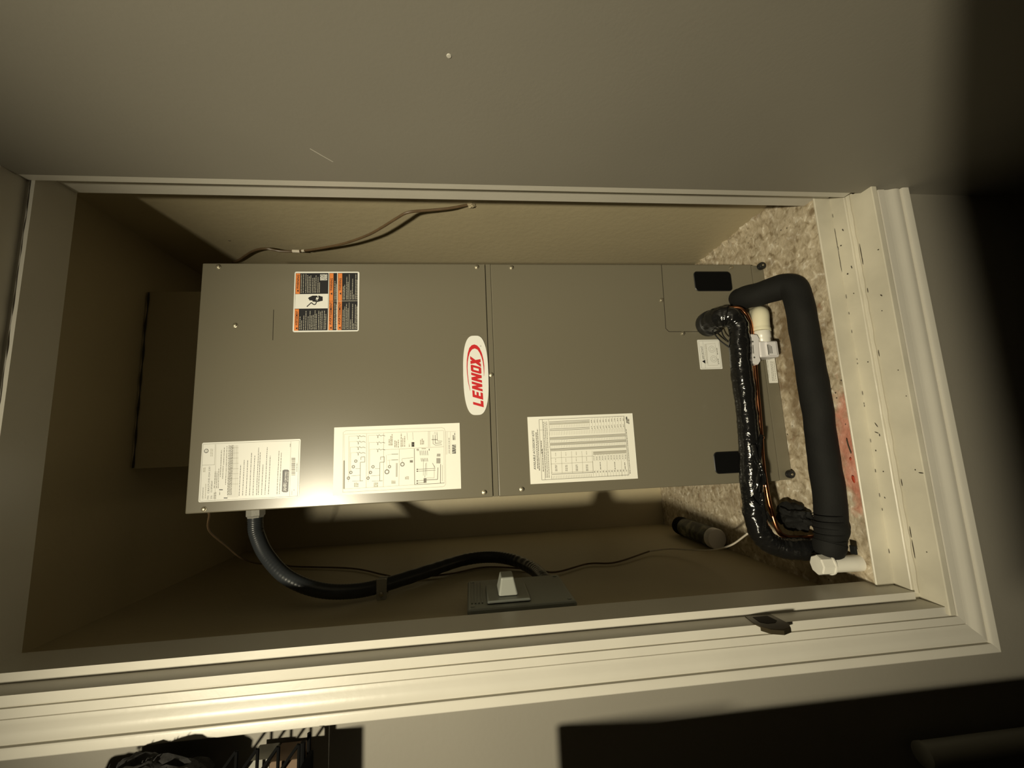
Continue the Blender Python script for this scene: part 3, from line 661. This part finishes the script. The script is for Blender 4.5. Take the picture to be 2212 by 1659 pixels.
# one-hole strap at the clamp
st_ = obj('strap', prism_y(rounded(-.8135, -.7690, -.011, .011, .003, 3), .348, .3535), M['fitting'], cd)
st_.data.transform(Matrix.Translation((0, 0, .969)))
bm = bmesh.new(); ring_o = []; 
for zz in (-.0095, .0095):
    for rr in (.0162, .0195):
        ring_o.append([bm.verts.new((-.790 + rr * math.cos(a), .374 + rr * math.sin(a), .969 + zz)) for a in [2 * math.pi * k / 20 for k in range(20)]])
for a, b in ((0, 1), (1, 3), (3, 2), (2, 0)):
    for k in range(20): bm.faces.new((ring_o[a][k], ring_o[a][(k + 1) % 20], ring_o[b][(k + 1) % 20], ring_o[b][k]))
obj('clamp_ring', bm, M['fitting'], cd, True)
obj('clamp_screw', lathe([(0, .005), (.004, .005), (.0055, .003), (.0056, 0)], (-.801, .3475, .969), (0, -1, 0), 10), M['screw'], cd, True)

sb = thing('disconnect_switch', 'grey electrical switch box with a raised lever on the left closet wall', 'switch box', (XL, .21, .67))
bm = bmesh.new(); add_box(bm, XL + .0005, XL + .030, .128, .288, .572, .768, bev=.005, seg=3); obj('enclosure', bm, M['boxgrey'], sb)
bm = bmesh.new(); add_box(bm, XL + .030, XL + .044, .124, .292, .568, .772, bev=.006, seg=3); obj('cover', bm, M['boxgrey'], sb)
obj('lever_plate', box(XL + .044, XL + .050, .140, .236, .652, .735, bev=.004, seg=3), M['boxgrey'], sb)
bm = bmesh.new(); add_box(bm, XL + .050, XL + .082, .158, .218, .675, .712, bev=.004, seg=3)
for v in bm.verts:
    if v.co.x > XL + .07: v.co.y = .188 + (v.co.y - .188) * .72; v.co.z = .6935 + (v.co.z - .6935) * .7
obj('lever', bm, M['lever'], sb)
bm = bmesh.new()
for k in range(4): add_box(bm, XL + .044, XL + .0462, .150, .270, .742 + k * .0065, .745 + k * .0065, bev=.0006, seg=1)
obj('cover_rib', bm, M['boxgrey'], sb)['kind'] = 'stuff'
for y, z in ((.138, .58), (.278, .58), (.138, .762), (.278, .762)):
    obj('cover_screw', lathe([(0, .0042), (.001, .0042), (.0016, 0)], (XL + .0438, y, z), (1, 0, 0), 10), M['boxgrey'], sb, True)

tw = thing('low_voltage_wire', 'thin brown wire drooping across the left closet wall to the floor', 'wire', (-.70, .5, .9))
wp = [(-.592, .318, 1.335), (-.600, .318, 1.330), (-.640, .360, 1.352), (-.690, .430, 1.350), (-.740, .510, 1.350), (-.785, .640, 1.362), (-.809, .720, 1.340), (-.809, .684, 1.290), (-.809, .617, 1.107), (-.809, .530, 1.000), (-.809, .488, .940), (-.809, .492, .824), (-.809, .531, .724), (-.809, .478, .602), (-.809, .439, .547), (-.809, .491, .446), (-.809, .485, .370), (-.806, .560, .240)]
obj('jacket', tube(wp, .0024, seg=6, n=8), M['cable'], tw, True)
wq = [(-.806, .560, .240), (-.800, .545, .180), (-.790, .475, .140), (-.772, .400, .128), (-.745, .330, .125), (-.700, .240, .140)]
o = obj('bare_run', tube(wq, .0022, seg=6, n=8), M['cablew'], tw, True); o['label'] = 'pale stretch of the wire near the taped pipe'

# ------------------------------------------------------------------ refrigerant line, drain and floor pipes
sp = thing('suction_line', 'thick copper suction line wrapped in glossy black tape', 'pipe', (-.45, .2, .14))
sp_pts = [(-.207, .251, .172), (-.207, .226, .174), (-.203, .205, .168), (-.207, .190, .150), (-.228, .186, .137), (-.262, .186, .138), (-.331, .189, .140), (-.437, .190, .140), (-.540, .190, .146), (-.620, .190, .152), (-.665, .190, .150), (-.700, .190, .135), (-.718, .186, .108), (-.722, .176, .075), (-.722, .170, .045), (-.722, .168, .004)]
def sr(t):
    a = .0220 + .0009 * math.sin(t * 37) + .0006 * math.sin(t * 91 + 1)
    if t < .18: a = .0255
    if t > .90: a *= .95
    return a
obj('tape_wrap', tube(sp_pts, sr, seg=28, n=18, wob=.0016, wfreq=60, ribs=(.014, .011)), M['tape'], sp, True)
bm = bmesh.new()
for i, (a, b) in enumerate((((-.50, .166, .150), (-.585, .166, .138)), ((-.48, .168, .128), (-.60, .168, .160)), ((-.61, .168, .170), (-.66, .170, .130)), ((-.60, .1665, .145), (-.68, .170, .150)))):
    a = Vector(a); b = Vector(b)
    add_tube(bm, [a, a.lerp(b, .3) + Vector((0, -.003, .002)), a.lerp(b, .7) + Vector((0, -.003, -.002)), b], .0042, seg=8, n=6, wob=.0015, wfreq=90)
obj('tape_fold', bm, M['tape'], sp, True)
obj('tape_cap', lathe([(0, .0290), (.004, .0300), (.020, .0305), (.024, .0270)], (-.207, .2515, .172), (0, -1, 0), 24), M['rubber'], sp, True)
bm = bmesh.new()
add_tube(bm, [(-.222, .222, .156), (-.245, .210, .160), (-.262, .196, .160)], .0014, seg=6, n=6)
add_tube(bm, [(-.228, .224, .178), (-.258, .206, .172), (-.285, .184, .158), (-.298, .172, .150)], .0016, seg=6, n=6)
add_tube(bm, [(-.232, .224, .176), (-.262, .206, .168), (-.290, .184, .154)], .0012, seg=6, n=6)
obj('tie_wire', bm, M['rubber'], sp, True)
cl = thing('liquid_line', 'bare copper liquid line running just below the taped pipe', 'pipe', (-.45, .2, .1))
obj('copper_tube', tube([(-.176, .251, .132), (-.176, .225, .130), (-.181, .207, .112), (-.205, .203, .098), (-.244, .203, .093), (-.385, .203, .099), (-.470, .203, .103), (-.542, .203, .108), (-.600, .203, .107), (-.642, .203, .103), (-.686, .200, .095), (-.703, .205, .075), (-.708, .208, .04), (-.710, .210, .002)], .0052, seg=12, n=10), M['copper'], cl, True)
obj('braze_joint', lathe([(0, .0055), (.001, .0068), (.005, .0068), (.006, .0055)], (-.483, .203, .1037), (-1, 0, .03), 12), M['copper'], cl, True)

fp = thing('foam_pipe', 'thick matte black foam insulated pipe lying along the closet floor', 'pipe', (-.40, .12, 0))
fpts = [(-.142, .2510, .078), (-.147, .225, .080), (-.150, .196, .070), (-.150, .166, .052), (-.150, .145, .038), (-.166, .131, .031), (-.205, .127, .029), (-.260, .125, .029), (-.330, .124, .029), (-.399, .122, .029), (-.470, .123, .029), (-.542, .124, .029), (-.600, .124, .030), (-.645, .123, .033), (-.675, .122, .038), (-.700, .122, .045)]
obj('insulation', tube(fpts, lambda t: .0280 + (.0022 * math.sin((t - .9) * 60) if t > .9 else 0) + .003 * max(0, t - .6), seg=28, n=14, wob=.0022, wfreq=25), M['foam'], fp, True)
bm = lathe([(0, .0292), (.010, .0285), (.022, .025), (.030, .018), (.033, .008), (.0335, 0)], (-.699, .122, .045), (-1, .02, .28), 24)
obj('folded_end', bm, M['foam'], fp, True)
bm = bmesh.new()
for k in range(5):
    add_tube(bm, [(-.648 - .012 * k + .002, .122 + .0292 * math.cos(a), .040 + .0292 * math.sin(a)) for a in [math.radians(-10 + 22 * j) for j in range(10)]], .0012, seg=6, n=3)
obj('wrinkle', bm, M['foam'], fp, True)
obj('torn_flap', box(-.716, -.700, .086, .098, .022, .027, bev=.001), M['foam'], fp)

# crumpled black remnant of insulation between the two pipes
bm = bmesh.new(); r = bmesh.ops.create_icosphere(bm, subdivisions=4, radius=1)
for v in r['verts']:
    n_ = 1 + .45 * noise.noise(v.co * 2.3) + .15 * noise.noise(v.co * 7)
    v.co = Vector((v.co.x * .028, v.co.y * .042, v.co.z * .026)) * n_ + Vector((-.670, .238, .020))
for v in bm.verts: v.co.z = max(v.co.z, .0004)
tag(obj('insulation_scrap', bm, M['foam'], None, True), 'crumpled black insulation scrap on the floor between taped and foam pipes', 'scrap')

dv = thing('drain_elbow', 'ivory and white PVC drain elbow with a float switch beside the copper line', 'drain fitting', (-.24, .2, .07))
obj('elbow_hub', lathe([(0, .0165), (.012, .0165), (.013, .0195), (.028, .0195), (.030, .0175)], (-.190, .2510, .040), (-.02, -1, .08), 22), M['pvcy'], dv, True)
obj('elbow', tube([(-.190, .232, .042), (-.192, .215, .047), (-.200, .205, .053), (-.218, .202, .057), (-.240, .201, .059)], lambda t: .0192 if t < .93 else .0205, seg=22, n=8), M['pvcy'], dv, True)
obj('tee_collar', lathe([(0, .0185), (.002, .0190), (.016, .0190), (.018, .0175), (.034, .0170)], (-.240, .201, .059), (-1, 0, .02), 22), M['pvc'], dv, True)
sw = obj('float_switch', box(-.3045, -.2660, .184, .218, .034, .082, bev=.004, seg=3), M['switchw'], dv)
obj('switch_body', box(-.3020, -.2690, .180, .186, .042, .066, bev=.0015), M['switchw'], sw)
bm = prism_y([(-.250, .094), (-.262, .102), (-.300, .104), (-.318, .098), (-.322, .086), (-.312, .078), (-.300, .082), (-.275, .080), (-.262, .074), (-.252, .078)], .178, .196)
bmesh.ops.bevel(bm, geom=list(bm.edges), offset=.0012, segments=2, affect='EDGES')
obj('switch_bracket', bm, M['switchw'], dv, True)
bm = bmesh.new()
for i, zz in enumerate((.062, .059, .056)):
    prism_y([(-.297, zz), (-.276 - .002 * i, zz), (-.276 - .002 * i, zz - .0012), (-.297, zz - .0012)], .1795, .1801, bm)
prism_y([(-.300, .0655), (-.276, .0655), (-.276, .0635), (-.300, .0635)], .1795, .1801, bm)
obj('switch_print', bm, M['dark_print'], sw)
bm = bmesh.new()
for c in ((-.268, .092), (-.305, .093)): add_lathe(bm, [(0, .0022), (.0004, .0022), (.0005, 0)], (c[0], .1782, c[1]), (0, -1, 0), 10)
prism_y([(-.276, .0935), (-.296, .0945), (-.296, .0930), (-.276, .0920)], .1775, .1781, bm)
obj('bracket_print', bm, M['dark_print'], dv)

for o_ in dv.children: o_.location.z += .011
for o_ in dv.children:
    if o_.name.startswith('bracket') or o_.name.startswith('switch_bracket'): o_.location.z += .006; o_.location.y += .004
cs = thing('cleanout_stub', 'short white capped PVC drain stub rising from the floor beside the sill', 'drain stub', (-.739, .117, 0))
obj('pipe', lathe([(-.004, .0155), (.066, .0155)], (-.739, .112, .001), (.01, .06, 1), 24), M['pvc'], cs, True)
cp_ = obj('cap', lathe([(.060, .0178), (.061, .0190), (.082, .0190), (.0845, .0172), (.0850, 0)], (-.739, .112, .001), (.01, .06, 1), 8), M['pvc'], cs)
obj('cap_ring', lathe([(.056, .0176), (.0572, .0198), (.060, .0198), (.0612, .0176)], (-.739, .112, .001), (.01, .06, 1), 24), M['pvc'], cs, True)

cn = thing('canister', 'camouflage printed canister with a white end lying at the back left corner', 'canister', (-.779, .66, .031))
def camo():
    m = mat('dark_green_print', (0.05, 0.055, 0.035), 0.5); nt = m.node_tree
    tc = nt.nodes.new('ShaderNodeTexCoord'); v = nt.nodes.new('ShaderNodeTexNoise'); v.inputs['Scale'].default_value = 38; v.inputs['Detail'].default_value = 1
    r = nt.nodes.new('ShaderNodeValToRGB'); r.color_ramp.interpolation = 'CONSTANT'; e = r.color_ramp.elements
    e[0].color = (.012, .012, .010, 1); e[1].position = .48; e[1].color = (.07, .075, .045, 1); x = e.new(.60); x.color = (.20, .19, .13, 1)
    nt.links.new(tc.outputs['Object'], v.inputs['Vector']); nt.links.new(v.outputs['Fac'], r.inputs[0]); nt.links.new(r.outputs[0], nt.nodes['Principled BSDF'].inputs['Base Color']); return m
M['camo'] = camo()
ax = Vector((.0, -1, 0)).normalized()
obj('body', lathe([(0, .024), (.003, .0290), (.010, .0300), (.205, .0300)], (-.7825, .775, .0312), ax, 28), M['camo'], cn, True)
obj('base_band', lathe([(-.001, .0235), (.002, .0294), (.012, .0305), (.040, .0305)], (-.7825, .775, .0312), ax, 28), M['black'], cn, True)
obj('end_cap', lathe([(.205, .0290), (.206, .0302), (.224, .0302), (.2275, .0280), (.2280, 0)], (-.7825, .775, .0312), ax, 28), M['switchw'], cn, True)

# paint chips and a twig on the floor, in front of the foam pipe
for i, (x, y, sx, sy, a, lab) in enumerate(((-.5750, .0915, .0075, .0032, .15, 'long red paint chip on the floor near the foam pipe'), (-.5350, .0905, .0028, .0020, 0, 'small round red paint drop on the floor near the foam pipe'))):
    bm = bmesh.new(); r = bmesh.ops.create_icosphere(bm, subdivisions=2, radius=1)
    for v in r['verts']: v.co = Vector((v.co.x * sx, v.co.y * sy, v.co.z * .0012)) * (1 + .3 * noise.noise(v.co * 2 + Vector((i, 0, 0))))
    o = tag(obj('paint_chip', bm, M['redchip'], None, True), lab, 'paint chip'); o.location = (x, y, .0012); o.rotation_euler = (0, 0, a)
tag(obj('twig', tube([(-.496, .0835, .010), (-.510, .0828, .009), (-.524, .0822, .006)], .0009, seg=6, n=4), M['dirtline'], None, True), 'short black twig sticking out beside the foam pipe', 'twig')

# ------------------------------------------------------------------ latch strike on the left jamb
sk_ = thing('strike_plate', 'dark rounded latch strike recessed in the left jamb', 'strike plate', (JL, .01, .275))
pts = [(.037, .298), (.037, .252), (.010, .2505), (-.004, .250), (-.016, .258), (-.022, .275), (-.016, .292), (-.004, .300), (.010, .302)]
def plate_x(pts, x0, x1):
    bm = bmesh.new(); a = [bm.verts.new((x0, y, z)) for y, z in pts]; b = [bm.verts.new((x1, y, z)) for y, z in pts]; n = len(pts)
    bm.faces.new(a); bm.faces.new(b[::-1])
    for k in range(n): bm.faces.new((a[k], b[k], b[(k + 1) % n], a[(k + 1) % n]))
    return bm
obj('plate', plate_x(pts, JL - .0005, JL + .0014), M['bronze'], sk_)
obj('latch_pocket', plate_x([(.030, .289), (.030, .262), (.010, .260), (.003, .268), (.003, .283), (.010, .291)], JL + .0013, JL + .0017), M['hole'], sk_)
lip = [(-.018, .258), (-.0245, .275), (-.018, .292), (-.004, .300), (-.004, .250)]
obj('curved_lip', plate_x(lip, JL - .0055, JL + .0012), M['bronze'], sk_)

# small marks on the outer right wall
bm = lathe([(0, .0032), (.0006, .0028), (.0009, 0)], (-.0001, -.232, .771), (-1, 0, 0), 10)
tag(obj('spackle_spot', bm, M['trim'], None, True), 'tiny pale spackle spot on the outer right wall', 'paint spot')

tag(obj('paint_scratch', tube([(.0, -.060, .998), (-.0003, -.045, .985), (.0, -.030, .972)], .0006, seg=6, n=4), M['trim'], None, True), 'fine pale scratch on the outer right wall near the jamb', 'scratch')
tag(obj('wall_scuff', lathe([(0, .0035), (.0006, .003), (.0008, 0)], (XR + .0001, .405, 1.372), (-1, 0, 0), 8), M['soil'], None, True), 'small dark scuff high on the right closet wall', 'scuff')

# ------------------------------------------------------------------ things at the lower left corner of the picture
rk = thing('wire_rack', 'black zigzag wire rack standing against the wall left of the casing', 'rack', (-.93, -.03, 1.0))
obj('bottom_rail', tube([(-.864, -.030, .994), (-1.10, -.030, .994)], .0034, seg=8, n=1), M['black'], rk, True)
obj('back_rail', tube([(-.8665, -.008, .994), (-1.10, -.008, .994)], .0028, seg=8, n=1), M['black'], rk, True)
obj('top_rail', tube([(-.862, -.030, 1.480), (-1.10, -.030, 1.480)], .003, seg=8, n=1), M['black'], rk, True)
for k in range(4):
    z0 = .999 + k * .0265
    obj('zigzag_wire', tube([(-.990, -.030, z0 + .0005), (-.8665, -.030, z0), (-.8665, -.030, z0 + .001), (-.925, -.030, z0 + .0460)], .0021, seg=6, n=1, smooth_path=False), M['black'], rk)
obj('shadow_tray', box(-1.10, -.882, -.095, -.018, .984, .990, bev=.001), M['black'], rk)  # added under the wires for the soft shadow it drops on the wall
obj('wall_hook', box(-1.08, -1.06, -.030, WY, 1.476, 1.484, bev=.001), M['black'], rk)
bg = thing('fleece_bundle', 'bundle of fuzzy black fleece on the rack left of the casing', 'bundle', (-.93, -.07, 1.17))
bm = bmesh.new(); r = bmesh.ops.create_icosphere(bm, subdivisions=5, radius=1)
for v in r['verts']:
    n_ = 1 + .22 * noise.noise(v.co * 2.6) + .10 * noise.noise(v.co * 7) + .07 * abs(noise.noise(v.co * 19))
    v.co = Vector((v.co.x * .080, v.co.y * .046, v.co.z * .112)) * n_ + Vector((-.946, -.036, 1.188))
obj('cloth', bm, M['cloth'], bg, True)
bm = bmesh.new(); random.seed(3)
for _ in range(260):
    th = random.uniform(0, 6.28); u = random.uniform(-1, 1); s_ = math.sqrt(1 - u * u); d = Vector((s_ * math.cos(th), s_ * math.sin(th), u))
    if d.x < -.2: continue
    p = Vector((d.x * .080, d.y * .046, d.z * .112)) * 1.0 + Vector((-.946, -.036, 1.188))
    q = p + d * random.uniform(.004, .010) + Vector((random.uniform(-.004, .004), 0, random.uniform(-.006, .006)))
    add_tube(bm, [p, (p + q) / 2 + Vector((0, 0, .003)), q], lambda t: .0016 * (1 - t) + .0003, seg=4, n=2, cap=False)
o = obj('fuzz', bm, M['cloth'], bg); o['kind'] = 'stuff'
cd2 = thing('carton', 'brown and white carton tucked behind the zigzag wires', 'carton', (-.95, -.02, .97))
obj('body', box(-1.02, -.889, -.022, .016, .9985, 1.040, bev=.001), M['kraft'], cd2)
obj('white_flap', box(-1.02, -.886, -.020, .012, 1.041, 1.068, bev=.0004), M['pale'], cd2)
pt_ = thing('upright_tube', 'pale grey upright tube in the dark at the bottom edge of the picture', 'tube', (-.985, -.02, FZ))
obj('tube', tube([(-.992, -.012, FZ), (-.992, -.012, .055)], .017, seg=20, n=1), M['pale'], pt_, True)
obj('end_cap', lathe([(0, .0178), (.006, .0178), (.008, .015), (.0082, 0)], (-.992, -.012, .053), (0, 0, 1), 20), M['pale'], pt_, True)

# ------------------------------------------------------------------ hall lamp and added shadow blockers (both outside the picture)
def cabinet(name, label, x0, x1, y0, y1, z1, front):  # drawer cabinet shape used as an unseen light blocker
    t = thing(name, label, 'cabinet', ((x0 + x1) / 2, (y0 + y1) / 2, FZ))
    obj('body', box(x0, x1, y0, y1, FZ + .03, z1 - .02, bev=.003), M['wood'], t)
    obj('top', box(x0 - .008, x1 + .008, y0 - .008, y1 + .008, z1 - .02, z1, bev=.004), M['wood'], t)
    obj('plinth', box(x0 + .02, x1 - .02, y0 + .02, y1 - .02, FZ, FZ + .03), M['wood'], t)
    h = (z1 - FZ - .08) / 3
    for k in range(3):
        z = FZ + .045 + k * h
        d = obj('drawer', box(x0 + .015, x1 - .015, front - .008, front + .008, z, z + h - .012, bev=.003), M['wood'], t)
        obj('knob', lathe([(0, .006), (.012, .006), (.016, .014), (.024, .014), (.027, 0)], ((x0 + x1) / 2, front - .008, z + h / 2), (0, -1, 0), 16), M['bronze'], d, True)
    return t
cabinet('low_shadow_blocker', 'unseen low brown wooden cabinet added behind the viewer to shade the lower right', -.820, -.012, -1.05, -.720, .670, -1.05)  # blocks the lamp in place of a person standing at the camera
cabinet('tall_shadow_blocker', 'unseen tall brown wooden cabinet added to shade the wall around the upright tube', -1.40, -.915, -.42, -.150, .750, -.42)  # put out of view to cast the shadow left of the casing
lp = thing('work_lamp', 'black floor lamp aimed into the closet from the left', 'lamp', (LP.x, LP.y, FZ))
dirn = (AIM - LP).normalized()
obj('base', lathe([(0, .13), (.012, .13), (.02, .11), (.022, .012)], (LP.x - .03, LP.y - .16, FZ), (0, 0, 1), 32), M['rubber'], lp, True)
obj('pole', tube([(LP.x - .03, LP.y - .16, FZ + .02), (LP.x - .03, LP.y - .16, LP.z + .02)], .009, seg=12, n=1), M['rubber'], lp, True)
obj('shade', lathe([(-.16, .03), (-.12, .038), (-.05, .072), (.0, .10), (-.002, .097), (-.05, .069), (-.118, .035), (-.155, .0)], LP - dirn * .045, dirn, 32), M['rubber'], lp, True)
M['bulb'] = mat('glowing_bulb', (1, .9, .7), .5)
M['bulb'].node_tree.nodes['Principled BSDF'].inputs['Emission Color'].default_value = (1, .86, .6, 1)
M['bulb'].node_tree.nodes['Principled BSDF'].inputs['Emission Strength'].default_value = 20
obj('bulb', lathe([(-.075, .012), (-.05, .014), (-.03, .026), (-.012, .028), (.0, .02), (.006, 0)], LP - dirn * .06, dirn, 16), M['bulb'], lp, True)
